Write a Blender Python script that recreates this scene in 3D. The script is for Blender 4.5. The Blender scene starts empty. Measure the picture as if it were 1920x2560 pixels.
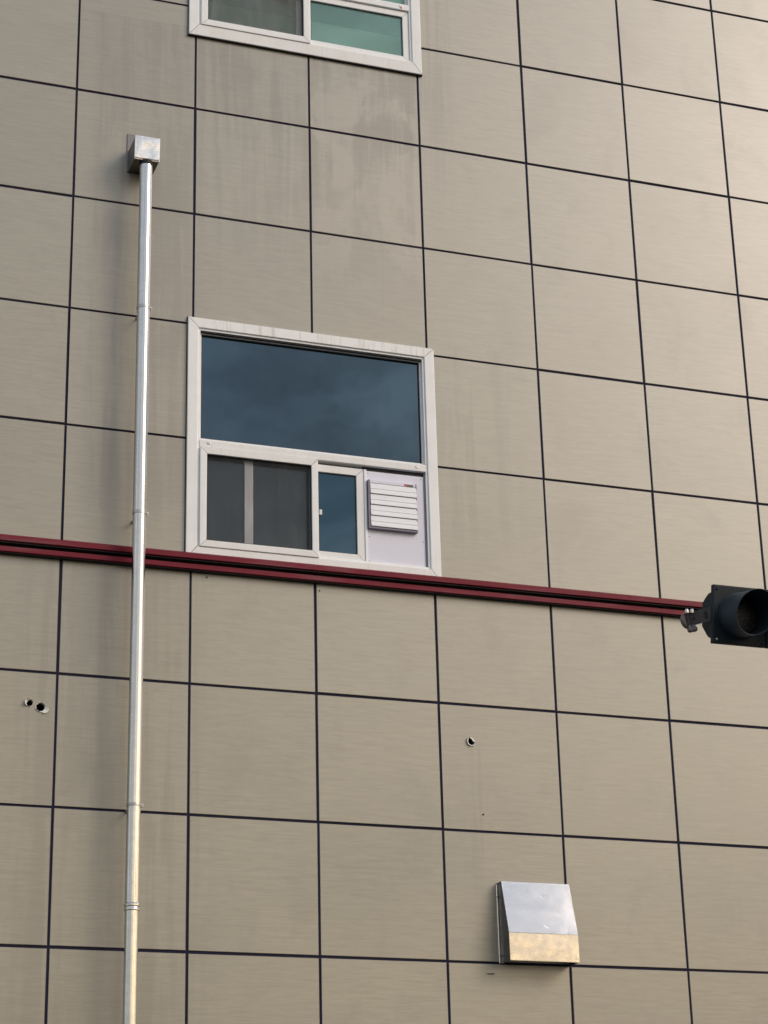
import bpy, bmesh, math, random
from mathutils import Matrix, Vector
random.seed(7)
scene = bpy.context.scene
COL = scene.collection
RAD = math.radians
Z0 = 7.6                       # height of the joint row that z = 0 refers to in the facade measurements

# ------------------------------------------------------------------ camera
cam = bpy.data.cameras.new('camera')
camo = bpy.data.objects.new('camera', cam)
COL.objects.link(camo)
camo.matrix_world = (Matrix.Translation((-2.579, -13.471, Z0 - 5.997))
                     @ Matrix.Rotation(RAD(-20.012), 4, 'Z')
                     @ Matrix.Rotation(RAD(111.319), 4, 'X')
                     @ Matrix.Rotation(RAD(-1.459), 4, 'Z'))
cam.sensor_fit = 'VERTICAL'
cam.sensor_height = 24.0
cam.lens = 50.093
cam.clip_end = 3000
scene.camera = camo
scene.render.resolution_x, scene.render.resolution_y = 768, 1024

# ------------------------------------------------------------------ sky, sun, exposure
SUN_AZ, SUN_EL = 132.0, 31.0     # azimuth clockwise from +Y (the wall looks to azimuth 180)
world = bpy.data.worlds.new('World')
scene.world = world
world.use_nodes = True
wt = world.node_tree
wn, wl = wt.nodes, wt.links
bg = wn['Background']
bg.inputs[1].default_value = 0.1
sky = wn.new('ShaderNodeTexSky')
sky.sky_type = 'NISHITA'
sky.sun_disc = False
sky.sun_elevation = RAD(SUN_EL)
sky.sun_rotation = RAD(SUN_AZ)
sky.dust_density = 2.5
geo = wn.new('ShaderNodeTexCoord')
sep = wn.new('ShaderNodeSeparateXYZ')
wl.new(geo.outputs['Generated'], sep.inputs[0])
mp = wn.new('ShaderNodeMapping')
mp.inputs['Scale'].default_value = (1.0, 1.0, 2.2)
mp.inputs['Location'].default_value = (4.1, 0.2, 0.1)
wl.new(geo.outputs['Generated'], mp.inputs[0])
no = wn.new('ShaderNodeTexNoise')
no.inputs['Scale'].default_value = 3.4
no.inputs['Detail'].default_value = 7
no.inputs['Roughness'].default_value = 0.55
no.inputs['Distortion'].default_value = 0.35
wl.new(mp.outputs[0], no.inputs['Vector'])
cm = wn.new('ShaderNodeMapRange')
cm.inputs[1].default_value, cm.inputs[2].default_value = 0.40, 0.66
cm.inputs[3].default_value, cm.inputs[4].default_value = 0.4, 1.0
wl.new(no.outputs[0], cm.inputs[0])
cr = wn.new('ShaderNodeValToRGB')           # cloud colour by height: warm evening band low, cool grey above
ce = cr.color_ramp.elements
ce[0].position, ce[0].color = 0.0, (.40, .36, .32, 1)
ce[1].position, ce[1].color = 1.0, (.50, .57, .68, 1)
e = cr.color_ramp.elements.new(0.19); e.color = (2.5, 1.85, 1.05, 1)
e = cr.color_ramp.elements.new(0.36); e.color = (.86, .86, .86, 1)
e = cr.color_ramp.elements.new(0.60); e.color = (.86, .98, 1.13, 1)
wl.new(sep.outputs[2], cr.inputs[0])
cs = wn.new('ShaderNodeVectorMath'); cs.operation = 'SCALE'
cr2 = wn.new('ShaderNodeValToRGB')          # the same clouds away from the evening glow: no warm band
ce = cr2.color_ramp.elements
ce[0].position, ce[0].color = 0.0, (.34, .36, .39, 1)
ce[1].position, ce[1].color = 1.0, (.50, .57, .68, 1)
e = cr2.color_ramp.elements.new(0.19); e.color = (.84, .82, .78, 1)
e = cr2.color_ramp.elements.new(0.36); e.color = (.86, .87, .88, 1)
e = cr2.color_ramp.elements.new(0.60); e.color = (.74, .84, .97, 1)
wl.new(sep.outputs[2], cr2.inputs[0])
sdot = wn.new('ShaderNodeVectorMath'); sdot.operation = 'DOT_PRODUCT'
wl.new(geo.outputs['Generated'], sdot.inputs[0])
sdot.inputs[1].default_value = (math.sin(RAD(SUN_AZ)), math.cos(RAD(SUN_AZ)), 0)
glow = wn.new('ShaderNodeMapRange'); glow.interpolation_type = 'SMOOTHSTEP'
glow.inputs[1].default_value, glow.inputs[2].default_value = 0.15, 0.92
wl.new(sdot.outputs['Value'], glow.inputs[0])
gm_ = wn.new('ShaderNodeMix'); gm_.data_type = 'RGBA'
wl.new(glow.outputs[0], gm_.inputs[0]); wl.new(cr2.outputs[0], gm_.inputs[6]); wl.new(cr.outputs[0], gm_.inputs[7])
wl.new(gm_.outputs[2], cs.inputs[0])
n2 = wn.new('ShaderNodeTexNoise')           # light tops and grey undersides of the clouds
n2.inputs['Scale'].default_value = 9.0
n2.inputs['Detail'].default_value = 8
n2.inputs['Roughness'].default_value = 0.58
n2.inputs['Distortion'].default_value = 0.5
wl.new(mp.outputs[0], n2.inputs['Vector'])
c2 = wn.new('ShaderNodeMapRange')
c2.inputs[1].default_value, c2.inputs[2].default_value = 0.37, 0.63
c2.inputs[3].default_value, c2.inputs[4].default_value = 2.6, 16.0
wl.new(n2.outputs[0], c2.inputs[0])
wl.new(c2.outputs[0], cs.inputs['Scale'])
mx = wn.new('ShaderNodeMix'); mx.data_type = 'RGBA'
wl.new(cm.outputs[0], mx.inputs[0])
wl.new(sky.outputs[0], mx.inputs[6])
wl.new(cs.outputs[0], mx.inputs[7])
wl.new(mx.outputs[2], bg.inputs[0])

sl = bpy.data.lights.new('sun', 'SUN')
sl.energy = 1.25
sl.angle = RAD(27)
sl.color = (1.0, 0.84, 0.71)
so = bpy.data.objects.new('sun', sl)
COL.objects.link(so)
az, el = RAD(SUN_AZ), RAD(SUN_EL)
sd = Vector((math.sin(az) * math.cos(el), math.cos(az) * math.cos(el), math.sin(el)))
so.rotation_euler = sd.to_track_quat('Z', 'Y').to_euler()
so.location = (8, -12, 22)

scene.view_settings.view_transform = 'Standard'
scene.view_settings.look = 'None'
scene.view_settings.gamma = 1
scene.view_settings.use_curve_mapping = False
scene.view_settings.exposure = 0.11


# ------------------------------------------------------------------ node helpers
class NT:
    def __init__(s, name):
        s.m = bpy.data.materials.new(name)
        s.m.use_nodes = True
        s.t = s.m.node_tree
        s.n, s.l = s.t.nodes, s.t.links
        s.b = s.n['Principled BSDF']
        s.out = s.n['Material Output']

    def put(s, sock, v):
        if hasattr(v, 'is_linked'):
            s.l.new(v, sock)
        else:
            sock.default_value = v

    def math(s, op, a, b=0.0, c=0.0, clamp=False):
        k = s.n.new('ShaderNodeMath'); k.operation = op; k.use_clamp = clamp
        s.put(k.inputs[0], a); s.put(k.inputs[1], b); s.put(k.inputs[2], c)
        return k.outputs[0]

    def rng(s, v, a, b, c=0.0, d=1.0, smooth=True):
        k = s.n.new('ShaderNodeMapRange')
        if smooth: k.interpolation_type = 'SMOOTHSTEP'
        s.put(k.inputs[0], v)
        for i, x in enumerate((a, b, c, d)): s.put(k.inputs[i + 1], x)
        return k.outputs[0]

    def noise(s, vec, scale, detail=4.0, rough=0.5, dist=0.0):
        k = s.n.new('ShaderNodeTexNoise')
        s.l.new(vec, k.inputs['Vector'])
        k.inputs['Scale'].default_value = scale
        k.inputs['Detail'].default_value = detail
        k.inputs['Roughness'].default_value = rough
        k.inputs['Distortion'].default_value = dist
        return k.outputs[0]

    def pos(s):
        if not hasattr(s, '_p'):
            s._p = s.n.new('ShaderNodeNewGeometry').outputs['Position']
        return s._p

    def xyz(s, v):
        k = s.n.new('ShaderNodeSeparateXYZ'); s.l.new(v, k.inputs[0]); return k.outputs

    def map(s, vec, scale, loc=(0, 0, 0)):
        k = s.n.new('ShaderNodeMapping')
        s.l.new(vec, k.inputs[0])
        k.inputs['Scale'].default_value = scale
        s.put(k.inputs['Location'], loc)
        return k.outputs[0]

    def mix(s, f, a, b, mode='MIX'):
        k = s.n.new('ShaderNodeMix'); k.data_type = 'RGBA'; k.blend_type = mode
        s.put(k.inputs[0], f); s.put(k.inputs[6], a); s.put(k.inputs[7], b)
        return k.outputs[2]

    def bump(s, h, strength, dist=0.01):
        k = s.n.new('ShaderNodeBump')
        k.inputs['Strength'].default_value = strength
        k.inputs['Distance'].default_value = dist
        s.l.new(h, k.inputs['Height'])
        s.l.new(k.outputs[0], s.b.inputs['Normal'])


def rgb(r, g, b): return (r, g, b, 1)


def plain(name, col, rough=0.5, metal=0.0, spec=0.5, var=0.06, scale=9.0, bump=0.0):
    t = NT(name)
    n = t.noise(t.pos(), scale, 5, 0.6)
    f = t.rng(n, 0.3, 0.7, 1 - var, 1 + var, False)
    k = t.n.new('ShaderNodeVectorMath'); k.operation = 'SCALE'
    k.inputs[0].default_value = col[:3]
    t.l.new(f, k.inputs['Scale'])
    t.l.new(k.outputs[0], t.b.inputs['Base Color'])
    t.put(t.b.inputs['Roughness'], t.rng(n, 0.3, 0.7, rough * 0.9, min(1, rough * 1.1), False))
    t.b.inputs['Metallic'].default_value = metal
    t.b.inputs['Specular IOR Level'].default_value = spec
    if bump: t.bump(t.noise(t.pos(), scale * 6, 3), bump, 0.002)
    return t.m


# ------------------------------------------------------------------ materials
def mat_panel():
    t = NT('beige_panel')
    p = t.pos()
    oi = t.n.new('ShaderNodeObjectInfo')
    rnd = oi.outputs['Random']
    off = t.n.new('ShaderNodeCombineXYZ')
    t.put(off.inputs[0], t.math('MULTIPLY', rnd, 37.0))
    t.put(off.inputs[2], t.math('MULTIPLY', rnd, 91.0))
    # printed horizontal grain
    g1 = t.noise(t.map(p, (4.2, 1, 62), off.outputs[0]), 1.0, 5, 0.62, 0.9)
    g2 = t.noise(t.map(p, (18, 1, 260), off.outputs[0]), 1.0, 3, 0.6, 0.4)
    m1 = t.noise(t.map(p, (1.6, 1, 2.2), off.outputs[0]), 1.0, 4, 0.55)
    base = t.mix(t.rng(g1, 0.36, 0.66), rgb(.270, .250, .186), rgb(.323, .301, .225))
    base = t.mix(t.math('MULTIPLY', t.rng(g1, 0.30, 0.40, 1, 0), 0.36), base, rgb(.215, .190, .155))
    base = t.mix(t.math('MULTIPLY', t.rng(g2, 0.35, 0.7), 0.30), base, rgb(.348, .326, .246))
    base = t.mix(t.math('MULTIPLY', t.rng(m1, 0.38, 0.66), 0.22), base, rgb(.264, .250, .195))
    pv = t.math('ADD', t.math('MULTIPLY', rnd, 0.12), 0.935)
    k = t.n.new('ShaderNodeVectorMath'); k.operation = 'SCALE'
    t.l.new(base, k.inputs[0]); t.l.new(pv, k.inputs['Scale'])
    base = k.outputs[0]
    # run-off dirt with shapes of its own
    X, Y, Zc = t.xyz(p)
    st = t.noise(t.map(p, (7.5, 1, 0.40)), 1.0, 6, 0.66, 0.35)       # vertical runs
    bl = t.noise(t.map(p, (2.2, 1, 1.7)), 1.0, 6, 0.60, 0.6)        # blotches
    fine = t.noise(t.map(p, (22.0, 1, 0.8)), 1.0, 3, 0.6)

    def zone(x0, x1, z0, z1, ex=0.12, ez=0.5):
        a = t.math('MULTIPLY', t.rng(X, x0 - ex, x0 + ex), t.rng(X, x1 - ex, x1 + ex, 1, 0))
        b = t.math('MULTIPLY', t.rng(Zc, Z0 + z0, Z0 + z0 + ez), t.rng(Zc, Z0 + z1, Z0 + z1 + 0.02, 1, 0))
        return t.math('MULTIPLY', a, b)
    runs = t.rng(t.math('ADD', t.math('MULTIPLY', st, .65), t.math('MULTIPLY', bl, .35)), 0.44, 0.57)
    d1 = t.math('MULTIPLY', zone(0.80, 2.78, 0.6, 3.36, 0.10, 2.4), t.math('ADD', t.math('MULTIPLY', runs, 0.44), 0.06))
    d2 = t.math('MULTIPLY', zone(0.10, 0.92, -1.0, 3.4, 0.14, 0.6), t.math('ADD', t.math('MULTIPLY', runs, 0.28), 0.20))
    d3 = t.math('MULTIPLY', zone(-0.25, 1.0, -7.0, -0.95, 0.22, 2.0), t.math('ADD', t.math('MULTIPLY', runs, 0.26), 0.12))
    d4 = t.math('MULTIPLY', zone(2.76, 2.98, 1.6, 4.6, 0.05, 1.6), t.math('MULTIPLY', t.rng(fine, .35, .65), 0.30))
    d5 = t.math('MULTIPLY', zone(-0.20, -0.02, -3.3, -2.05, 0.05, 0.8), t.math('MULTIPLY', t.rng(fine, .4, .6), 0.35))
    d6 = t.math('MULTIPLY', zone(2.86, 3.02, -3.6, -2.08, 0.04, 1.0), t.math('MULTIPLY', t.rng(fine, .4, .6), 0.22))
    d7 = t.math('MULTIPLY', zone(2.70, 3.35, -0.86, 1.0, 0.25, 0.5), t.math('MULTIPLY', runs, 0.28))
    d9 = t.math('MULTIPLY', zone(.71, .87, 1.0, 3.4, 0.025, 1.2), t.math('ADD', t.math('MULTIPLY', t.rng(fine, .4, .6), 0.16), .22))
    d10 = t.math('MULTIPLY', zone(.56, .66, -.9, 2.05, 0.02, 1.0), t.math('ADD', t.math('MULTIPLY', t.rng(fine, .4, .6), 0.14), .20))
    d8 = t.math('MULTIPLY', t.rng(bl, 0.50, 0.68), 0.16)
    d = d1
    for q in (d2, d3, d4, d5, d6, d7, d8, d9, d10): d = t.math('MAXIMUM', d, q)
    # run-off dirt darkens the base colour
    base = t.mix(d, base, rgb(.140, .127, .102))
    # pale washed patches under the upper window
    w = t.math('MULTIPLY', zone(1.75, 2.70, 1.2, 3.2, 0.15, 0.6), t.math('MULTIPLY', t.rng(bl, 0.50, 0.43, 0, 1), 0.40))
    base = t.mix(w, base, rgb(.37, .335, .27))
    t.l.new(base, t.b.inputs['Base Color'])
    t.put(t.b.inputs['Roughness'], t.math('ADD', t.rng(m1, .3, .7, .34, .40, False), t.math('MULTIPLY', d, 0.3)))
    t.b.inputs['Specular IOR Level'].default_value = 1.0
    t.b.inputs['Coat Weight'].default_value = 1.0
    t.b.inputs['Coat Roughness'].default_value = 0.33
    t.b.inputs['Coat IOR'].default_value = 1.6
    t.bump(t.math('ADD', t.math('MULTIPLY', g1, 0.7), t.math('MULTIPLY', m1, 2.0)), 0.10, 0.002)
    return t.m


def mat_white(name, col, dirt=0.35, zone=None):
    t = NT(name)
    p = t.pos()
    n = t.noise(p, 6, 5, 0.6)
    st = t.noise(t.map(p, (34, 34, 2.2)), 1.0, 4, 0.65, 0.2)
    sp = t.noise(p, 60, 3, 0.6)
    c = t.mix(t.rng(n, .35, .7), rgb(*col), rgb(col[0] * .95, col[1] * .95, col[2] * .93))
    f = t.math('MULTIPLY', t.rng(st, .50, .72), dirt)
    f = t.math('MAXIMUM', f, t.math('MULTIPLY', t.rng(sp, .62, .75), dirt * .45))
    c = t.mix(f, c, rgb(.36, .33, .28))
    t.l.new(c, t.b.inputs['Base Color'])
    t.put(t.b.inputs['Roughness'], t.rng(n, .3, .7, .32, .48))
    return t.m


def mat_steel(name, col, rough, wob=0.0, wscale=3.0, brush=0.0):
    t = NT(name)
    p = t.pos()
    n = t.noise(p, 14, 4, 0.6)
    c = t.mix(t.rng(n, .3, .7), rgb(*col), rgb(col[0] * .93, col[1] * .93, col[2] * .94))
    t.l.new(c, t.b.inputs['Base Color'])
    t.b.inputs['Metallic'].default_value = 1.0
    t.put(t.b.inputs['Roughness'], t.rng(n, .3, .7, rough * .8, rough * 1.25))
    if wob:
        h = t.noise(p, wscale, 2, 0.45, 0.4)
        t.bump(h, wob, 0.03)
    return t.m


def mat_red():
    t = NT('maroon_trim_paint')
    p = t.pos()
    n = t.noise(t.map(p, (1.3, 3, 10)), 1.0, 5, 0.6)
    n2 = t.noise(t.map(p, (6, 6, 40)), 1.0, 4, 0.6)
    c = t.mix(t.rng(n, .38, .66), rgb(.150, .006, .018), rgb(.180, .014, .030))
    c = t.mix(t.math('MULTIPLY', t.rng(n, .56, .66), t.rng(n2, .30, .6, .15, .5)), c, rgb(.17, .08, .08))
    t.l.new(c, t.b.inputs['Base Color'])
    t.put(t.b.inputs['Roughness'], t.rng(n2, .3, .7, .45, .6))
    t.b.inputs['Specular IOR Level'].default_value = 0.2
    return t.m


def mat_glass(name, body, tint, refl, through=0.0, thr_col=(1, 1, 1), rough=0.015, wave=0.03):
    """Tinted pane: coloured body, some see-through, and a mirror coat."""
    t = NT(name)
    p = t.pos()
    d = t.n.new('ShaderNodeBsdfDiffuse')
    dust = t.noise(t.map(p, (7, 7, 1.3)), 1.0, 5, 0.6, 0.3)
    t.l.new(t.mix(t.math('MULTIPLY', t.rng(dust, .55, .8), .05), rgb(*body), rgb(.22, .23, .22)), d.inputs['Color'])
    base = d.outputs[0]
    if through:
        tr = t.n.new('ShaderNodeBsdfTransparent'); tr.inputs['Color'].default_value = rgb(*thr_col)
        ms = t.n.new('ShaderNodeMixShader'); ms.inputs[0].default_value = through
        t.l.new(base, ms.inputs[1]); t.l.new(tr.outputs[0], ms.inputs[2]); base = ms.outputs[0]
    g = t.n.new('ShaderNodeBsdfGlossy')
    g.inputs['Color'].default_value = rgb(*tint)
    g.inputs['Roughness'].default_value = rough
    bp = t.n.new('ShaderNodeBump'); bp.inputs['Strength'].default_value = wave; bp.inputs['Distance'].default_value = 0.02
    t.l.new(t.noise(p, 2.3, 2, 0.5), bp.inputs['Height'])
    t.l.new(bp.outputs[0], g.inputs['Normal'])
    lw = t.n.new('ShaderNodeFresnel'); lw.inputs['IOR'].default_value = 1.5
    f = t.math('ADD', lw.outputs[0], refl, clamp=True)
    mm = t.n.new('ShaderNodeMixShader')
    t.l.new(f, mm.inputs[0]); t.l.new(base, mm.inputs[1]); t.l.new(g.outputs[0], mm.inputs[2])
    t.l.new(mm.outputs[0], t.out.inputs[0])
    return t.m


def mat_screen(name, col, through):
    t = NT(name)
    n = t.noise(t.map(t.pos(), (9, 9, 1.6)), 1.0, 5, .6, .4)
    d = t.n.new('ShaderNodeBsdfDiffuse')
    t.l.new(t.mix(t.rng(n, .42, .72), rgb(*col), rgb(col[0] * 1.5, col[1] * 1.5, col[2] * 1.55)), d.inputs['Color'])
    tr = t.n.new('ShaderNodeBsdfTransparent')
    ms = t.n.new('ShaderNodeMixShader')
    t.put(ms.inputs[0], t.rng(n, .35, .75, through + .05, through - .08, False))
    t.l.new(d.outputs[0], ms.inputs[1]); t.l.new(tr.outputs[0], ms.inputs[2])
    t.l.new(ms.outputs[0], t.out.inputs[0])
    return t.m


M = {}
M['panel'] = mat_panel()
M['joint'] = plain('dark_joint_sealant', (.019, .018, .042), .9, spec=.25, var=.2, scale=20)
M['core'] = plain('dark_wall_cavity', (.010, .010, .010), .9)
M['white'] = mat_white('white_window_vinyl', (.89, .91, .93), .08)
M['white_top'] = mat_white('streaked_white_vinyl', (.89, .905, .92), .45)
M['cream'] = mat_white('aged_cream_vinyl', (.84, .85, .85), .12)
M['inner'] = mat_white('inner_grey_vinyl', (.74, .74, .76), .1)
M['seal_shade'] = plain('black_gasket_and_shade', (.014, .013, .014), .7)  # gasket black, also laid in as shade under ridges and frames
M['blue_glass'] = mat_glass('blue_film_glass', (.004, .013, .019), (.54, .78, .97), .062)
M['dark_glass'] = mat_glass('dark_lower_glass', (.05, .06, .065), (.75, .92, 1.0), .03)
M['teal_glass'] = mat_glass('deep_teal_glass', (.006, .034, .056), (.55, .80, 1.0), .03)
M['green_glass'] = mat_glass('green_tinted_glass', (.27, .47, .39), (.8, 1, .95), .01, .76, (.90, 1.0, .96))
M['blind'] = plain('pale_roller_blind', (.90, .92, .90), .8, var=.04)
M['blind_shadow'] = plain('blue_grey_shadow_strip', (.03, .07, .09), .7)
M['room'] = plain('dim_room_lining', (.10, .105, .10), .9)
M['screen'] = mat_screen('insect_screen', (.085, .090, .094), .80)
M['screen2'] = mat_screen('pale_insect_screen', (.20, .215, .21), .62)
M['board'] = plain('lilac_white_board', (.73, .745, .86), .45, var=.03, scale=4)
M['shutter'] = plain('white_louvre_plastic', (.86, .89, .94), .30, var=.02)
M['shutter_edge'] = plain('violet_grey_louvre_frame', (.20, .19, .25), .45)
M['sticker_red'] = plain('red_sticker', (.70, .10, .07), .5)
M['sticker_dark'] = plain('dark_sticker', (.05, .045, .05), .5)
M['sticker_print'] = plain('sticker_print', (.30, .29, .29), .5)
M['red'] = mat_red()
M['pipe'] = mat_steel('stainless_pipe', (.64, .63, .60), .17, .008, 5.0)
M['clamp'] = mat_steel('clamp_steel', (.48, .47, .45), .32)
M['hood'] = mat_steel('stainless_hood', (.82, .835, .86), .115, .004, 7.0)
M['hood_low'] = mat_steel('stainless_hood_lip', (.86, .84, .82), .17, .02, 9.0)
M['hood_side'] = mat_steel('shaded_hood_side', (.20, .195, .19), .40)  # steel darkened to carry the shade of cheeks, box sides and underside
M['box'] = mat_steel('dented_stainless_cap', (.90, .86, .80), .12, .06, 16.0)
M['torn'] = plain('torn_bare_metal', (.80, .78, .74), .4, var=.1, scale=60)
M['signal'] = plain('dark_green_signal_paint', (.014, .024, .032), .50, spec=.25, var=.25, scale=12, bump=.05)
M['visor'] = plain('slate_visor_paint', (.032, .047, .064), .50, spec=.3, var=.2, scale=14)
M['bracket'] = plain('brown_grey_bracket', (.135, .120, .120), .5, var=.2, scale=30)
M['bolt'] = plain('zinc_bolt', (.70, .70, .68), .3, metal=1.0)
M['pole'] = plain('galvanised_pole', (.35, .36, .36), .45, metal=.6)
M['ground'] = plain('asphalt', (.042, .042, .044), .9, var=.25, scale=3)
M['roof'] = plain('grey_building_render', (.30, .28, .25), .85)
M['rust'] = plain('rusty_nail', (.05, .035, .028), .8)


def mat_lens():
    t = NT('smoked_honeycomb_lens')
    v = t.n.new('ShaderNodeTexVoronoi'); v.inputs['Scale'].default_value = 130
    t.l.new(t.pos(), v.inputs['Vector'])
    t.l.new(t.mix(t.rng(v.outputs[0], .15, .55), rgb(.07, .072, .078), rgb(.008, .009, .011)), t.b.inputs['Base Color'])
    t.b.inputs['Roughness'].default_value = .35
    t.bump(v.outputs[0], .6, .004)
    return t.m


M['lens'] = mat_lens()


# ------------------------------------------------------------------ object helpers
def link(name, me, mat=None, parent=None):
    if mat is not None and not me.materials:
        me.materials.append(mat)
    o = bpy.data.objects.new(name, me)
    COL.objects.link(o)
    if parent is not None: o.parent = parent
    return o


def empty(name, loc=(0, 0, 0), parent=None):
    o = bpy.data.objects.new(name, None)
    o.empty_display_size = .1
    COL.objects.link(o)
    o.location = loc
    if parent is not None: o.parent = parent
    return o


def tag(o, label=None, cat=None, group=None, kind=None):
    if label: o['label'] = label
    if cat: o['category'] = cat
    if group: o['group'] = group
    if kind: o['kind'] = kind
    return o


def mesh_bm(name, bm, smooth=False):
    bmesh.ops.recalc_face_normals(bm, faces=bm.faces)
    me = bpy.data.meshes.new(name)
    bm.to_mesh(me); bm.free()
    if smooth:
        for f in me.polygons: f.use_smooth = True
    return me


def add_box(bm, x0, x1, y0, y1, z0, z1, bev=0.0):
    vs = [bm.verts.new(c) for c in ((x0, y0, z0), (x1, y0, z0), (x1, y1, z0), (x0, y1, z0),
                                    (x0, y0, z1), (x1, y0, z1), (x1, y1, z1), (x0, y1, z1))]
    fs = [bm.faces.new([vs[i] for i in q]) for q in
          ((0, 1, 5, 4), (1, 2, 6, 5), (2, 3, 7, 6), (3, 0, 4, 7), (4, 5, 6, 7), (3, 2, 1, 0))]
    if bev:
        es = list({e for f in fs for e in f.edges})
        bmesh.ops.bevel(bm, geom=es, offset=bev, segments=2, affect='EDGES', profile=.6)


def box(name, x0, x1, y0, y1, z0, z1, mat, parent=None, bev=0.0):
    bm = bmesh.new()
    add_box(bm, x0, x1, y0, y1, z0, z1, bev)
    return link(name, mesh_bm(name, bm), mat, parent)


def prism(name, pts, y0, y1, mat, parent=None, bev=0.0):
    """polygon in the wall plane (x, z) pushed from y0 (front) to y1 (back)"""
    bm = bmesh.new()
    a = [bm.verts.new((x, y0, z)) for x, z in pts]
    b = [bm.verts.new((x, y1, z)) for x, z in pts]
    f = bm.faces.new(a)
    bm.faces.new(b[::-1])
    n = len(pts)
    for i in range(n):
        bm.faces.new((a[i], b[i], b[(i + 1) % n], a[(i + 1) % n]))
    if bev:
        bmesh.ops.bevel(bm, geom=list(f.edges), offset=bev, segments=2, affect='EDGES', profile=.6)
    return link(name, mesh_bm(name, bm), mat, parent)


def profile_x(name, pts, x0, x1, mat, parent=None):
    """closed (y, z) profile run along x"""
    bm = bmesh.new()
    a = [bm.verts.new((x0, y, z)) for y, z in pts]
    b = [bm.verts.new((x1, y, z)) for y, z in pts]
    n = len(pts)
    for i in range(n):
        bm.faces.new((a[i], a[(i + 1) % n], b[(i + 1) % n], b[i]))
    bm.faces.new(a); bm.faces.new(b[::-1])
    return link(name, mesh_bm(name, bm), mat, parent)


def lathe(name, prof, mat, parent=None, seg=40, M4=None, cap=True, smooth=True):
    """profile of (r, h) round the local Z axis, then transformed"""
    bm = bmesh.new()
    rings = []
    for r, h in prof:
        rings.append([bm.verts.new((r * math.cos(2 * math.pi * k / seg), r * math.sin(2 * math.pi * k / seg), h))
                      for k in range(seg)])
    for i in range(len(rings) - 1):
        for k in range(seg):
            bm.faces.new((rings[i][k], rings[i][(k + 1) % seg], rings[i + 1][(k + 1) % seg], rings[i + 1][k]))
    if cap:
        bm.faces.new(rings[0][::-1]); bm.faces.new(rings[-1])
    if M4 is not None: bmesh.ops.transform(bm, matrix=M4, verts=bm.verts)
    me = mesh_bm(name, bm)
    if smooth:
        for f in me.polygons: f.use_smooth = len(f.vertices) == 4
        me.set_sharp_from_angle(angle=RAD(35))
    return link(name, me, mat, parent)


def ring_frame(name, x0, x1, z0, z1, w, y0, y1, mats, parent, bev=.003, gap=.0012, bot=None):
    """four mitred members; mats = (left, right, top, bottom); bot = other width of the bottom rail"""
    wb = bot or w
    g = gap
    ix0, ix1, iz0, iz1 = x0 + w, x1 - w, z0 + wb, z1 - w
    prism(name, [(x0, z0 + g), (ix0, iz0 + g), (ix0, iz1 - g), (x0, z1 - g)], y0, y1, mats[0], parent, bev)
    prism(name, [(x1, z0 + g), (x1, z1 - g), (ix1, iz1 - g), (ix1, iz0 + g)], y0, y1, mats[1], parent, bev)
    prism(name, [(x0 + g, z1), (ix0 + g, iz1), (ix1 - g, iz1), (x1 - g, z1)], y0, y1, mats[2], parent, bev)
    prism(name, [(x0 + g, z0), (x1 - g, z0), (ix1 - g, iz0), (ix0 + g, iz0)], y0, y1, mats[3], parent, bev)


# ------------------------------------------------------------------ ground
gm = bmesh.new()
vs = [gm.verts.new(c) for c in ((-900, -900, 0), (900, -900, 0), (900, 900, 0), (-900, 900, 0))]
gm.faces.new(vs)
tag(link('ground', mesh_bm('ground', gm), M['ground']), kind='structure')

# ------------------------------------------------------------------ facade
P = 0.9                        # panel module
GAP = 0.0175                   # joint width
I0, I1, J0, J1 = -4, 10, -8, 8
XL, XR = I0 * P, I1 * P

bld = empty('building', (0, 0, 0))
tag(bld, 'beige panelled building with dark joints, windows and a maroon band', 'building')

# window openings (x0, x1, z0, z1) in facade measures
WIN = [(0.858, 2.746, -0.913, 0.944), (0.840, 2.732, 3.337, 5.194)]
CUT = [(a + .03, b - .03, c + .03, d - .03) for a, b, c, d in WIN]


def cells(rect, cuts):
    x0, x1, z0, z1 = rect
    xs, zs = {x0, x1}, {z0, z1}
    for a, b, c, d in cuts:
        xs |= {v for v in (a, b) if x0 < v < x1}
        zs |= {v for v in (c, d) if z0 < v < z1}
    xs, zs = sorted(xs), sorted(zs)
    out = []
    for i in range(len(xs) - 1):
        for j in range(len(zs) - 1):
            cx, cz = (xs[i] + xs[i + 1]) / 2, (zs[j] + zs[j + 1]) / 2
            if not any(a < cx < b and c < cz < d for a, b, c, d in cuts):
                out.append((xs[i], xs[i + 1], zs[j], zs[j + 1]))
    return out


def sheet_with_sides(name, rects, cx, cz, y0, y1):
    bm = bmesh.new()
    vd = {}

    def v(x, z):
        k = (round(x, 5), round(z, 5))
        if k not in vd: vd[k] = bm.verts.new((x - cx, y0, z - cz))
        return vd[k]
    for a, b, c, d in rects:
        bm.faces.new((v(a, c), v(b, c), v(b, d), v(a, d)))
    be = [e for e in bm.edges if len(e.link_faces) == 1]
    r = bmesh.ops.extrude_edge_only(bm, edges=be)
    for q in r['geom']:
        if isinstance(q, bmesh.types.BMVert): q.co.y = y1
    return mesh_bm(name, bm)


def plain_panel():
    h, c = (P - GAP) / 2, .0025
    V = []
    for s, y in ((h, .03), (h, c), (h - c, 0)):
        V += [(-s, y, -s), (s, y, -s), (s, y, s), (-s, y, s)]
    F = [(8, 9, 10, 11)]
    for r in (0, 4):
        for k in range(4):
            F.append((r + k, r + (k + 1) % 4, r + 4 + (k + 1) % 4, r + 4 + k))
    me = bpy.data.meshes.new('panel')
    me.from_pydata(V, [], F)
    me.update()
    me.materials.append(M['panel'])
    return me


PM = plain_panel()

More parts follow.
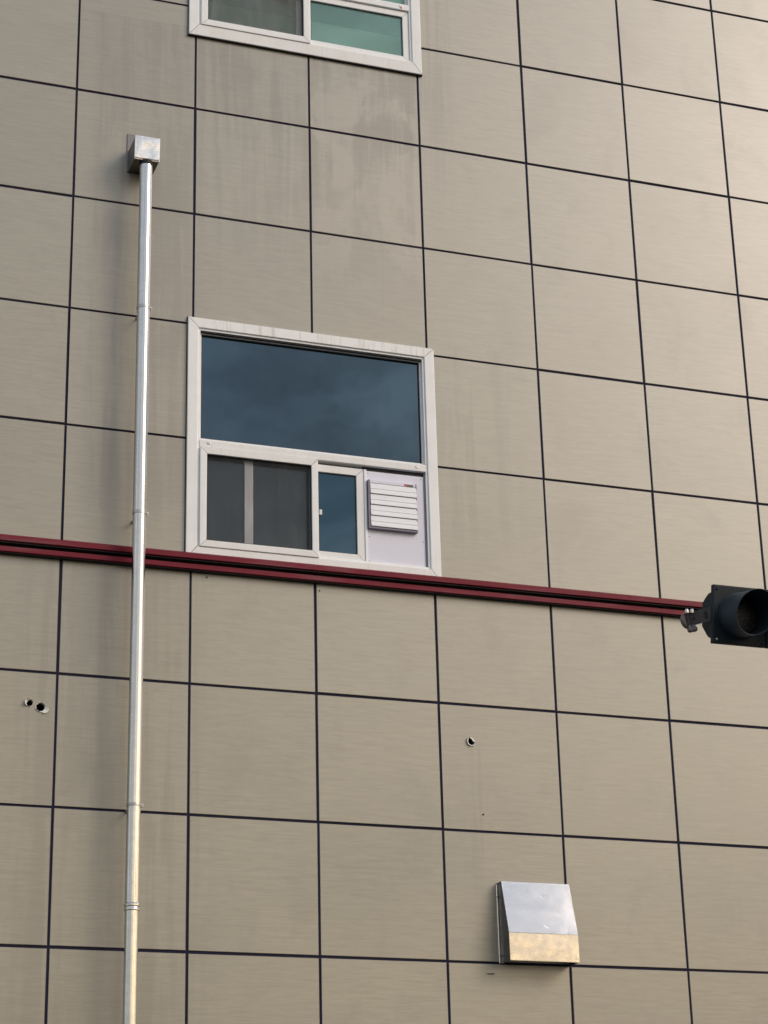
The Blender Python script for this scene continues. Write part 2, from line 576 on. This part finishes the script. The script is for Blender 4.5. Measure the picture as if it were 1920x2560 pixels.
# drilled holes torn through the skin: (x, z, mean radius)
HOLES = [(-0.179, -2.014, .0235), (-0.105, -2.038, .0280), (2.936, -2.062, .0255)]
rh = random.Random(3)


def hole_loop(k):
    x, z, r = HOLES[k]
    pts = []
    for i in range(18):
        a = 2 * math.pi * i / 18
        q = r * (1 + rh.uniform(-.07, .07))
        if k == 0: q *= (1 - .35 * max(0, math.cos(a - RAD(150))))
        if k == 2:
            q *= (1 - .30 * max(0, math.cos(a - RAD(40)))) + (.22 if i == 5 else 0)
        pts.append((x + q * math.cos(a), z + q * math.sin(a)))
    return pts


LOOPS = [hole_loop(k) for k in range(3)]


def holed_panel(rect, loops, cx, cz):
    bm = bmesh.new()
    x0, x1, z0, z1 = rect
    es = []

    def loop(pts):
        vv = [bm.verts.new((x - cx, 0, z - cz)) for x, z in pts]
        return [bm.edges.new((vv[i], vv[(i + 1) % len(vv)])) for i in range(len(vv))]
    es += loop([(x0, z0), (x1, z0), (x1, z1), (x0, z1)])
    for L in loops: es += loop(L)
    bmesh.ops.triangle_fill(bm, use_beauty=True, use_dissolve=False, edges=es)
    be = [e for e in bm.edges if len(e.link_faces) == 1]
    r = bmesh.ops.extrude_edge_only(bm, edges=be)
    for q in r['geom']:
        if isinstance(q, bmesh.types.BMVert): q.co.y = .03
    return mesh_bm('panel', bm)


hole_panels = {}
for i in range(I0, I1):
    for j in range(J0, J1):
        x0, z0 = i * P + GAP / 2, j * P + GAP / 2
        rect = (x0, x0 + P - GAP, z0, z0 + P - GAP)
        cx, cz = (i + .5) * P, (j + .5) * P
        cuts = [c for c in CUT if c[0] < rect[1] and c[1] > rect[0] and c[2] < rect[3] and c[3] > rect[2]]
        loops = [k for k, h in enumerate(HOLES) if rect[0] < h[0] < rect[1] and rect[2] < h[1] < rect[3]]
        if cuts:
            rc = cells(rect, cuts)
            if not rc: continue
            me = sheet_with_sides('panel', rc, cx, cz, 0, .03)
            o = link('panel', me, M['panel'], bld)
        elif loops:
            o = link('panel', holed_panel(rect, [LOOPS[k] for k in loops], cx, cz), M['panel'], bld)
            for k in loops: hole_panels[k] = (o, cx, cz)
        else:
            o = link('panel', PM, None, bld)
        o.location = (cx + (0 if cuts or loops else random.uniform(-.0016, .0016)), random.uniform(-.0012, .0012), Z0 + cz + (0 if cuts or loops else random.uniform(-.0016, .0016)))
        if not cuts and not loops:
            o.rotation_euler = (RAD(random.uniform(-.12, .12)), RAD(random.uniform(-.09, .09)), RAD(random.uniform(-.10, .10)))

# torn skin around the holes
for k, (hx, hz, hr) in enumerate(HOLES):
    par, cx, cz = hole_panels[k]
    bm = bmesh.new()
    L = LOOPS[k]
    n = len(L)
    inner = [bm.verts.new((x - cx, -.0005, z - cz)) for x, z in L]
    outer, back = [], []
    for i, (x, z) in enumerate(L):
        a = math.atan2(z - hz, x - hx)
        spike = rh.uniform(.002, .007)
        y = -rh.uniform(.003, .010)
        if k == 0 and math.cos(a - RAD(160)) > .3: spike, y = .014 * math.cos(a - RAD(160)) + .004, -.016 - rh.uniform(0, .008)
        if k == 1 and math.cos(a - RAD(-28)) > .78: spike, y = .026 * (math.cos(a - RAD(-28)) - .6) / .4 + .004, -.012
        if k == 2: spike, y = .007 + rh.uniform(0, .003), -.010
        if k == 2 and math.cos(a - RAD(175)) > .1: spike, y = .012, -.013
        if k == 2 and math.cos(a - RAD(50)) > .5: spike, y = -.009 - rh.uniform(0, .006), -.012
        q = math.hypot(x - hx, z - hz) + spike
        outer.append(bm.verts.new((hx + q * math.cos(a) - cx, y, hz + q * math.sin(a) - cz)))
        q2 = math.hypot(x - hx, z - hz) + max(.004, spike * 0.5 + .004)
        back.append(bm.verts.new((hx + q2 * math.cos(a) - cx, -.0008, hz + q2 * math.sin(a) - cz)))
    for i in range(n):
        m = (i + 1) % n
        bm.faces.new((inner[i], inner[m], outer[m], outer[i]))
        bm.faces.new((outer[i], outer[m], back[m], back[i]))
    o = link('torn_rim', mesh_bm('torn_rim', bm), M['torn'], par)

# joint sealant: recessed strips, left out behind the windows
bm = bmesh.new()
g = GAP / 2 + .004


def strip(a, b, c, d, y):
    for r in cells((a, b, c, d), CUT):
        vs = [bm.verts.new(q) for q in ((r[0], y, Z0 + r[2]), (r[1], y, Z0 + r[2]), (r[1], y, Z0 + r[3]), (r[0], y, Z0 + r[3]))]
        bm.faces.new(vs)


for i in range(I0, I1 + 1): strip(i * P - g, i * P + g, J0 * P, J1 * P, .0065)
for j in range(J0, J1 + 1): strip(XL, XR, j * P - g, j * P + g, .0078)
link('joint_sealant', mesh_bm('joint_sealant', bm), M['joint'], bld)

# the wall core with its two openings, roof and back
me = sheet_with_sides('wall_core', cells((XL, XR, -Z0, J1 * P), CUT), 0, 0, .11, .34)
o = link('wall_core', me, M['core'], bld)
o.location.z = Z0
box('building_mass', XL, XR, 2.6, 9.0, 0, Z0 + J1 * P - .05, M['roof'], bld)
box('side_wall', XL - .06, XL - .002, .0, 9.0, 0, Z0 + J1 * P, M['roof'], bld)
box('side_wall', XR + .002, XR + .06, .0, 9.0, 0, Z0 + J1 * P, M['roof'], bld)
box('parapet_cap', XL - .08, XR + .08, -.03, 9.0, Z0 + J1 * P + .01, Z0 + J1 * P + .10, M['red'], bld, .008)
box('plinth', XL, XR, -.02, .10, 0, Z0 + J0 * P - .012, M['roof'], bld, .01)

# maroon band: two ridges with a deep groove between
zb = Z0
band = profile_x('trim_band', [(.012, zb - .860), (-.030, zb - .866), (-.056, zb - .880), (-.068, zb - .887), (-.072, zb - .922), (-.064, zb - .926),
                               (.004, zb - .930), (.004, zb - .955), (-.040, zb - .953), (-.050, zb - .958),
                               (-.055, zb - .992), (-.046, zb - .996), (.012, zb - .996)], XL, XR, M['red'], bld)
box('ridge_shade', XL, XR, -.060, .000, Z0 - .9345, Z0 - .9305, M['seal_shade'], bld)  # black strip in place of the shade under the upper ridge
box('ridge_shade', XL, XR, -.042, .000, Z0 - 1.0005, Z0 - .9965, M['seal_shade'], bld)  # the same painted shade under the lower ridge

# ------------------------------------------------------------------ windows
WH = (M['white'], M['white'], M['white_top'], M['cream'])
CR = (M['white'], M['white'], M['white'], M['white'])


def room(par, x0, x1, z0, z1, depth):
    bm = bmesh.new()
    add_box(bm, x0, x1, .13, depth, z0, z1)
    bm.faces.ensure_lookup_table()
    bmesh.ops.delete(bm, geom=[f for f in bm.faces if all(abs(v.co.y - .13) < 1e-6 for v in f.verts)], context='FACES')
    return link('room_lining', mesh_bm('room_lining', bm), M['room'], par)


def weep(par, x, z, y):
    box('weep_cap', x - .012, x + .012, y - .004, y + .006, z - .008, z + .008, M['clamp'], par, .002)


def base_window(win, name_label):
    x0, x1, z0, z1 = win
    w = empty('window', (0, 0, Z0), bld)
    w['label'] = name_label
    ring_frame('frame_member', x0, x1, z0, z1, .077, -.026, .03, WH, w, .005, .0014, .098)
    # inner rim of the frame, set back
    ring_frame('inner_rim', x0 + .0775, x1 - .0775, z0 + .0985, z1 - .0775, .016, -.014, .09, CR, w, .002, .0008)
    # dark caulk round the frame, its bottom strip brought forward as the underside's shade
    bm = bmesh.new()
    for a in ((x0 - .006, x0 + .002, z0, z1), (x1 - .002, x1 + .006, z0, z1),
              (x0 - .006, x1 + .006, z1 - .002, z1 + .006), (x0 - .006, x1 + .006, z0 - .006, z0 + .002)):
        add_box(bm, a[0], a[1], -.020 if a[3] < z1 - .5 and a[3] - a[2] < .1 else -.006, .004, a[2], a[3])
    link('caulk_and_shade', mesh_bm('caulk_and_shade', bm), M['seal_shade'], w)
    return w


def sash(par, x0, x1, z0, z1, y0, y1, wd, mats, nm='sash'):
    ring_frame(nm, x0, x1, z0, z1, wd, y0, y1, mats, par, .004, .0010)
    # gasket lip round the pane
    ring_frame('gasket', x0 + wd + .0004, x1 - wd - .0004, z0 + wd + .0004, z1 - wd - .0004, .006, y0 + .012, y1 - .002,
               (M['seal_shade'],) * 4, par, 0, 0)


# --- main window
w1 = base_window(WIN[0], 'white framed window above the maroon band with blue glass and a louvred fan board')
x0, x1, z0, z1 = WIN[0]
room(w1, x0 + .05, x1 - .05, z0 + .05, z1 - .05, 2.4)
# upper fixed light
box('head_shade', .9535, 2.6515, -.0075, .011, .8395, .8500, M['seal_shade'], w1)  # black strip painting the shade under the frame head
ring_frame('glazing_bead', .953, 2.652, .004, .849, .013, .012, .05, (M['cream'],) * 4, w1, .002, .0006)
ring_frame('gasket', .9662, 2.6388, .0172, .8368, .007, .024, .05, (M['seal_shade'],) * 4, w1, 0, 0)
box('pane', .9735, 2.6315, .032, .040, .0245, .8295, M['blue_glass'], w1)
# transom
profile_x('transom', [(-.020, -.058), (-.020, -.014), (-.016, -.010), (-.006, .002), (.085, .002), (.085, -.062), (-.016, -.062)],
          .9515, 2.6535, M['cream'], w1)
weep(w1, 1.018, -.030, -.020); weep(w1, 2.585, -.030, -.020)
# screen sash in front
sash(w1, .9530, 1.822, -.813, -.066, -.034, -.006, .049, (M['white'], M['white'], M['cream'], M['cream']), 'screen_sash')
box('insect_screen', 1.0085, 1.7665, -.014, -.0125, -.757, -.122, M['screen'], w1)
# inner sliding sash behind the screen
box('inner_stile', 1.288, 1.352, .012, .045, -.800, -.066, M['inner'], w1, .004)
box('lower_pane', .960, 1.288, .026, .031, -.800, -.066, M['dark_glass'], w1)
box('lower_pane', 1.352, 1.800, .030, .035, -.800, -.066, M['dark_glass'], w1)
box('sash_track', .9535, 2.6520, -.008, .085, -.8128, -.802, M['cream'], w1, .002)
# second sash
sash(w1, 1.775, 2.176, -.806, -.088, -.004, .030, .056, (M['white'], M['cream'], M['cream'], M['cream']), 'sash')
box('pane', 1.8375, 2.1135, .012, .018, -.7435, -.1505, M['teal_glass'], w1)
box('latch', 1.838, 1.858, -.004, .011, -.475, -.435, M['inner'], w1, .004)
# filler board for the fan
box('edge_strip', 2.1775, 2.1955, -.010, .024, -.801, -.090, M['shutter'], w1, .002)
box('filler_board', 2.1965, 2.640, .004, .014, -.801, -.094, M['board'], w1, .001)
box('edge_gap_shade', 2.6405, 2.6520, -.002, .022, -.801, -.070, M['shutter_edge'], w1)  # grey strip standing in for the dark gap beside the board
box('head_gap', 2.1775, 2.6520, .010, .024, -.0935, -.0625, M['seal_shade'], w1)
for sx, sz in ((2.212, -.112), (2.622, -.112), (2.210, -.785), (2.214, -.60), (2.625, -.60)):
    lathe('screw', [(.0045, 0), (.0045, .002), (.003, .0035)], M['clamp'], w1, 10,
          Matrix.Translation((sx, .0042, sz)) @ Matrix.Rotation(RAD(90), 4, 'X'))

# --- upper window
w2 = base_window(WIN[1], 'white framed window at the top edge with green glass')
x0, x1, z0, z1 = WIN[1]
room(w2, x0 + .05, x1 - .05, z0 + .05, z1 - .05, 2.4)
ring_frame('glazing_bead', x0 + .095, x1 - .095, z0 + .640, z1 - .095, .013, .012, .05, (M['cream'],) * 4, w2, .002, .0006)
box('pane', x0 + .1085, x1 - .1085, .032, .038, z0 + .6535, z1 - .1085, M['green_glass'], w2)
tz = z0 + .575
profile_x('transom', [(-.020, tz + .004), (-.020, tz + .046), (-.016, tz + .052), (-.006, tz + .064), (.085, tz + .064), (.085, tz), (-.016, tz)],
          x0 + .0935, x1 - .0935, M['white'], w2)
weep(w2, x1 - .16, tz + .030, -.020)
box('weep_tag', x1 - .164, x1 - .152, -.0224, -.0205, tz + .010, tz + .021, M['sticker_red'], w2)
sash(w2, x0 + .0935, 1.806, z0 + .100, tz - .001, -.034, -.006, .052, CR, 'screen_sash')
box('insect_screen', x0 + .152, 1.748, -.014, -.0125, z0 + .158, tz - .059, M['screen2'], w2)
box('lower_pane', x0 + .10, 1.795, .034, .039, z0 + .115, tz - .002, M['green_glass'], w2)
box('inner_stile', 1.705, 1.752, .010, .033, z0 + .115, tz - .002, M['inner'], w2, .003)
sash(w2, 1.770, x1 - .095, z0 + .104, tz - .004, -.004, .030, .050, CR, 'sash')
box('pane', 1.8265, x1 - .1515, .012, .018, z0 + .1605, tz - .0605, M['green_glass'], w2)
box('sash_track', x0 + .0935, x1 - .0935, -.010, .085, z0 + .0975, z0 + .1035, M['cream'], w2, .002)
box('blind_top_shadow', x0 + .10, x1 - .10, .118, .134, tz - .150, tz + .040, M['blind_shadow'], w2, .004)  # dark strip added for the shadow along the top of the blind
box('roller_blind', x0 + .10, x1 - .10, .135, .139, z0 + .10, z1 - .30, M['blind'], w2)

# a few small rusty fixings left in the wall
for (nx, nz, ln, an) in ((2.978, -3.675, .045, 66), (3.003, -2.58, .004, 0), (1.015, -1.028, .004, 0), (1.83, -1.050, .003, 0)):
    nl = lathe('nail', [(.0065, 0), (.0065, .004), (.003, .005), (.0028, .012 + ln)], M['rust'], bld, 10)
    nl.location = (nx, .004, Z0 + nz)
    nl.rotation_euler = (RAD(90), 0, RAD(an))

# ------------------------------------------------------------------ louvred fan shutter on the board
sh = empty('fan_shutter', (2.387, .004, Z0 - .360))
tag(sh, 'white four-slat louvred fan shutter on the lilac board in the window', 'fan shutter')
hw, hh = .187, .187
box('backing', -hw + .004, hw - .004, -.012, -.0005, -hh + .004, hh - .004, M['sticker_dark'], sh)
for a in ((-hw, -hw + .014, -hh, hh), (hw - .010, hw, -hh, hh), (-hw + .0145, hw - .0105, hh - .024, hh), (-hw + .0145, hw - .0105, -hh, -hh + .014)):
    top = a[2] > 0
    box('rim', a[0], a[1], -.034, -.0004, a[2], a[3], M['board'] if top else M['shutter_edge'], sh, .002)
sp = (2 * hh - .024 - .016) / 4
for k in range(4):
    zt = hh - .027 - k * sp
    zl = zt - sp + .0045
    zm = (zt + zl) / 2
    profile_x('slat', [(-.033, zt), (-.0365, zm + .005), (-.0385, zm), (-.0365, zm - .005), (-.0400, zl + .005), (-.0395, zl),
                       (-.036, zl), (-.031, zm), (-.029, zt)], -hw + .017, hw - .003, M['shutter'], sh)
box('sticker', .090, .112, -.0352, -.0345, hh - .022, hh - .006, M['sticker_red'], sh)
box('sticker', .1125, .160, -.0352, -.0345, hh - .026, hh - .008, M['sticker_dark'], sh)
for k in range(4):
    box('sticker', .116 + k * .011, .123 + k * .011, -.0358, -.0353, hh - .020, hh - .013, M['sticker_print'], sh)

# ------------------------------------------------------------------ stainless flue pipe with elbow box
PX, PY, PR = .490, -.180, .0455
fp = empty('flue_pipe', (PX, PY, Z0))
tag(fp, 'shiny stainless steel pipe running down the wall from a square capped box', 'pipe')


def pipe_piece(za, zb_, r):
    return lathe('pipe_section', [(r, za), (r, zb_)], M['pipe'], fp, 48)


pipe_piece(-3.345, 2.060, PR)
pipe_piece(-7.20, -3.375, PR - .001)
lathe('coupling', [(PR, -3.388), (PR + .004, -3.384), (PR + .0045, -3.374), (PR + .002, -3.368), (PR + .002, -3.362), (PR + .006, -3.357),
                   (PR + .006, -3.347), (PR + .002, -3.342), (PR, -3.336)], M['pipe'], fp, 48, cap=False)
for zc in (.880, -.677, -2.703):
    c = lathe('clamp', [(PR, zc - .011), (PR + .0025, zc - .011), (PR + .003, zc - .004), (PR + .003, zc + .004), (PR + .0025, zc + .011), (PR, zc + .011)],
              M['clamp'], fp, 48, cap=False)
    box('clamp_ear', PR + .001, PR + .015, -.012, -.008, zc - .011, zc + .011, M['clamp'], c, .001)
    box('clamp_ear', PR + .001, PR + .015, .003, .007, zc - .011, zc + .011, M['clamp'], c, .001)
    lathe('bolt', [(.0045, -.018), (.0045, -.013), (.0025, -.013), (.0025, .012), (.0045, .012), (.0045, .017)], M['clamp'], c, 10,
          Matrix.Translation((PR + .010, -.002, zc)) @ Matrix.Rotation(RAD(90), 4, 'X'))
    lathe('standoff_rod', [(.006, 0), (.006, -PY - PR - .004)], M['bracket'], c, 10,
          Matrix.Translation((0, PR + .002, zc)) @ Matrix.Rotation(RAD(-90), 4, 'X'))
    lathe('wall_plate', [(.015, 0), (.015, .004)], M['bracket'], c, 20,
          Matrix.Translation((0, -PY - .0015, zc)) @ Matrix.Rotation(RAD(90), 4, 'X'))
# box at the top: flange on the wall, hollow sheet-metal body, pillowed cap
by0, by1 = -.232 - PY, -PY
box('box_flange', -.104, .094, by1 - .008, by1 - .001, 2.062, 2.384, M['hood_side'], fp, .002)
bm = bmesh.new()
add_box(bm, -.092, .090, by0 + .017, by1 - .0105, 2.064, 2.246, .004)
link('elbow_box', mesh_bm('elbow_box', bm), M['hood_side'], fp)
bm = bmesh.new()
N = 14
gv = []
for a in range(N + 1):
    row = []
    for b in range(N + 1):
        u, v = a / N, b / N
        bulge = (math.sin(math.pi * u) * math.sin(math.pi * v)) ** .6
        du, dv = u - .55, v - .45
        dent = math.exp(-(du * du + dv * dv) * 9)
        row.append(bm.verts.new((-.0935 + .185 * u, by0 + .0045 - .004 * bulge + .0050 * dent + .014 * (1 - v), 2.062 + .186 * v)))
    gv.append(row)
for a in range(N):
    for b in range(N):
        bm.faces.new((gv[a][b], gv[a + 1][b], gv[a + 1][b + 1], gv[a][b + 1]))
be = [e for e in bm.edges if len(e.link_faces) == 1]
r = bmesh.ops.extrude_edge_only(bm, edges=be)
for q in r['geom']:
    if isinstance(q, bmesh.types.BMVert): q.co.y = by0 + .026
cap = link('box_cap', mesh_bm('box_cap', bm, True), M['box'], fp)
cap.data.set_sharp_from_angle(angle=RAD(40))
lathe('pipe_collar', [(PR + .001, 2.030), (PR + .003, 2.040), (PR + .004, 2.0625)], M['seal_shade'], fp, 40, cap=False)

# ------------------------------------------------------------------ vent hood
vh = empty('vent_hood', (3.338, 0, Z0 - 3.607))
tag(vh, 'stainless steel wedge shaped vent hood low on the wall', 'vent hood')
W = .2535
HT, HC, DT, DB = .552, .187, .070, .170
T = .003


def sheet(name, quad, mat, sub=1, wob=0.0):
    """thin plate through four corners (a, b, c, d), slightly uneven"""
    bm = bmesh.new()
    a, b, c, d = [Vector(q) for q in quad]
    nrm = (b - a).cross(d - a).normalized()
    rr = random.Random(len(name))
    gr = []
    for i in range(sub + 1):
        row = []
        for j in range(sub + 1):
            u, v = i / sub, j / sub
            q = a * (1 - u) * (1 - v) + b * u * (1 - v) + c * u * v + d * (1 - u) * v
            e = math.sin(math.pi * u) * math.sin(math.pi * v)
            row.append(bm.verts.new(q + nrm * wob * e * (1 + .8 * math.sin(5 * u + 2) * math.sin(4 * v + 1))))
        gr.append(row)
    for i in range(sub):
        for j in range(sub):
            bm.faces.new((gr[i][j], gr[i + 1][j], gr[i + 1][j + 1], gr[i][j + 1]))
    g2 = bmesh.ops.solidify(bm, geom=list(bm.faces), thickness=T)
    me = mesh_bm(name, bm, True)
    me.set_sharp_from_angle(angle=RAD(30))
    return link(name, me, mat, vh)


sheet('sloped_face', [(-W, -DT, HT), (-W, -DB, HC), (W, -DB, HC), (W, -DT, HT)], M['hood'], 12, .0004)
sheet('front_lip', [(-W, -DB, HC - .002), (-W, -DB - .003, 0), (W, -DB - .003, 0), (W, -DB, HC - .002)], M['hood_low'], 12, .0012)
sheet('top_face', [(-W, -.003, HT + .004), (-W, -DT, HT), (W, -DT, HT), (W, -.003, HT + .004)], M['hood'], 2)
for s in (-1, 1):
    bm = bmesh.new()
    pts = [(-.003, 0), (-DB, 0), (-DB + .0005, HC), (-DT, HT - .002), (-.003, HT)]
    xa, xb = (s * (W - .004), s * (W - .0012))
    a = [bm.verts.new((xa, y, z)) for y, z in pts]
    b = [bm.verts.new((xb, y, z)) for y, z in pts]
    bm.faces.new(a); bm.faces.new(b[::-1])
    for i in range(5): bm.faces.new((a[i], a[(i + 1) % 5], b[(i + 1) % 5], b[i]))
    link('side_cheek', mesh_bm('side_cheek', bm), M['hood_side'], vh)
    fl = box('wall_flange', s * W - .012 if s < 0 else W + .001, s * W - .001 if s < 0 else W + .012, -.009, -.001, .004, HT - .012, M['hood'], vh, .002)
    for zz in (.055, HT - .095):
        lathe('rivet', [(.006, 0), (.006, .003), (.003, .005)], M['clamp'], fl, 10,
              Matrix.Translation((s * (W + .006), -.009, zz)) @ Matrix.Rotation(RAD(90), 4, 'X'))
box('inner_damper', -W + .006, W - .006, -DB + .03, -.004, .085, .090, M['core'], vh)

# ------------------------------------------------------------------ traffic signal hanging in front of the wall
ts = empty('traffic_signal', (3.135, -3.5, Z0 - 2.2555))
ts.rotation_euler = (RAD(11), 0, 0)          # the face leans down towards the road
tag(ts, 'dark traffic signal with round visor cut off by the right edge', 'traffic signal')
H = .165


def tx(*a): return Matrix.Translation(a)


for m in range(3):
    ox = m * .334
    bm = bmesh.new()
    add_box(bm, ox - H, ox + H, -.020, .012, -H, H, .006)
    link('front_plate', mesh_bm('front_plate', bm), M['signal'], ts)
    # visor: open tunnel, longer above than below
    bm = bmesh.new()
    seg, R = 48, .124
    rings = []
    for rad_, off in ((R, 0), (R, 1), (R - .004, 1), (R - .004, 0)):
        ring = []
        for k in range(seg):
            a = 2 * math.pi * k / seg
            ln = .145 + .085 * (.5 + .5 * math.sin(a)) ** .8
            y = -.020 if off == 0 else -.020 - ln
            ring.append(bm.verts.new((ox + rad_ * math.cos(a), y, rad_ * math.sin(a))))
        rings.append(ring)
    for q in range(3):
        for k in range(seg):
            bm.faces.new((rings[q][k], rings[q][(k + 1) % seg], rings[q + 1][(k + 1) % seg], rings[q + 1][k]))
    me = mesh_bm('visor', bm, True); me.set_sharp_from_angle(angle=RAD(40))
    link('visor', me, M['visor'], ts)
    lathe('visor_ring', [(R + .008, 0), (R + .008, .006), (R + .002, .010), (R - .003, .010)], M['signal'], ts, 48,
          tx(ox, -.0195, 0) @ Matrix.Rotation(RAD(90), 4, 'X'), cap=False)
    lathe('lens', [(R - .006, 0), (R - .012, .012), (R * .7, .026), (R * .35, .034), (.004, .037)], M['lens'], ts, 40,
          tx(ox, -.0205, 0) @ Matrix.Rotation(RAD(90), 4, 'X'))
    for sx, sz in ((-1, -1), (1, -1), (-1, 1), (1, 1)):
        lathe('screw', [(.007, 0), (.007, .004), (.004, .006)], M['bolt'] if (sx, sz) == (-1, -1) else M['signal'], ts, 10,
              tx(ox + sx * .142, -.0203, sz * .142) @ Matrix.Rotation(RAD(90), 4, 'X'))
# tapered rear housing
bm = bmesh.new()
xa, xb = -H + .010, 2 * .334 + H - .010
fr = [bm.verts.new(c) for c in ((xa, .012, -.140), (xb, .012, -.140), (xb, .012, .130), (xa, .012, .130))]
md = [bm.verts.new(c) for c in ((xa, .070, -.120), (xb, .070, -.120), (xb, .070, .125), (xa, .070, .125))]
bk = [bm.verts.new(c) for c in ((xa, .135, -.055), (xb, .135, -.055), (xb, .135, .080), (xa, .135, .080))]
for A, B in ((fr, md), (md, bk)):
    for k in range(4): bm.faces.new((A[k], A[(k + 1) % 4], B[(k + 1) % 4], B[k]))
bm.faces.new(fr); bm.faces.new(bk[::-1])
bmesh.ops.bevel(bm, geom=list(bm.edges), offset=.006, segments=2, affect='EDGES')
link('rear_housing', mesh_bm('rear_housing', bm), M['signal'], ts)
# slotted end bracket with its clamp
br = empty('end_bracket', (-H - .002, .004, .004), ts)
br.rotation_euler = (RAD(-11), RAD(-9), RAD(0))
ex, ey = -.092, .098
bm = bmesh.new()
hh_ = .039
t_ = .006
pl = [(0.006, 0), (ex, ey), (ex - .022, ey - .016)]
fa = [bm.verts.new((x, y, -hh_)) for x, y in pl] + [bm.verts.new((x, y, hh_)) for x, y in pl[::-1]]
for q in ((0, 1, 4, 5), (1, 2, 3, 4)): bm.faces.new([fa[i] for i in q])
bmesh.ops.solidify(bm, geom=list(bm.faces), thickness=t_)
link('bracket_plate', mesh_bm('bracket_plate', bm), M['bracket'], br)
ang = math.atan2(ey, ex)
nx_, ny_ = ey / math.hypot(ex, ey), ex / math.hypot(ex, ey)
for f, w_, h_ in ((.26, .007, .018), (.80, .005, .008)):
    o = box('slot', -w_, w_, -.0045, .0045, -h_, h_, M['seal_shade'], br, .002)
    o.location = (ex * f + .004, ey * f - .002, 0)
    o.rotation_euler = (0, 0, ang - math.pi)
lathe('clamp_disc', [(.042, -.010), (.044, -.006), (.044, .006), (.042, .010)], M['bracket'], br, 28,
      tx(ex - .012, ey + .004, -.006) @ Matrix.Rotation(RAD(90), 4, 'X') @ Matrix.Rotation(RAD(25), 4, 'Y'))
for dx_, zz in ((-.010, .048), (.022, .046)):
    lathe('bolt_head', [(.011, -.016), (.012, -.004), (.011, .003), (.007, .008), (.002, .010)], M['bolt'], br, 14, tx(ex + dx_, ey - .022, zz))
for dx_, zz in ((-.008, -.062), (.016, -.060)):
    lathe('nut', [(.010, -.014), (.017, -.010), (.019, .004), (.014, .014), (.008, .026)], M['bracket'], br, 12, tx(ex + dx_, ey - .012, zz))
# pole carrying the signal, beyond the right edge
lathe('mounting_arm', [(.045, 0), (.06, 4.1)], M['pole'], ts, 20, tx(.80, .06, -.03) @ Matrix.Rotation(RAD(90), 4, 'Y'))
mp_ = lathe('mounting_pole', [(.095, 0), (.085, 6.4), (.02, 6.43)], M['pole'], ts, 28)
mp_.matrix_parent_inverse = Matrix.Identity(4)
bpy.context.view_layer.update()
mp_.matrix_world = Matrix.Translation((3.135 + 4.85, -3.42, 0))

# ------------------------------------------------------------------ render settings
scene.render.engine = 'CYCLES'
scene.cycles.max_bounces = 8
scene.cycles.transparent_max_bounces = 12
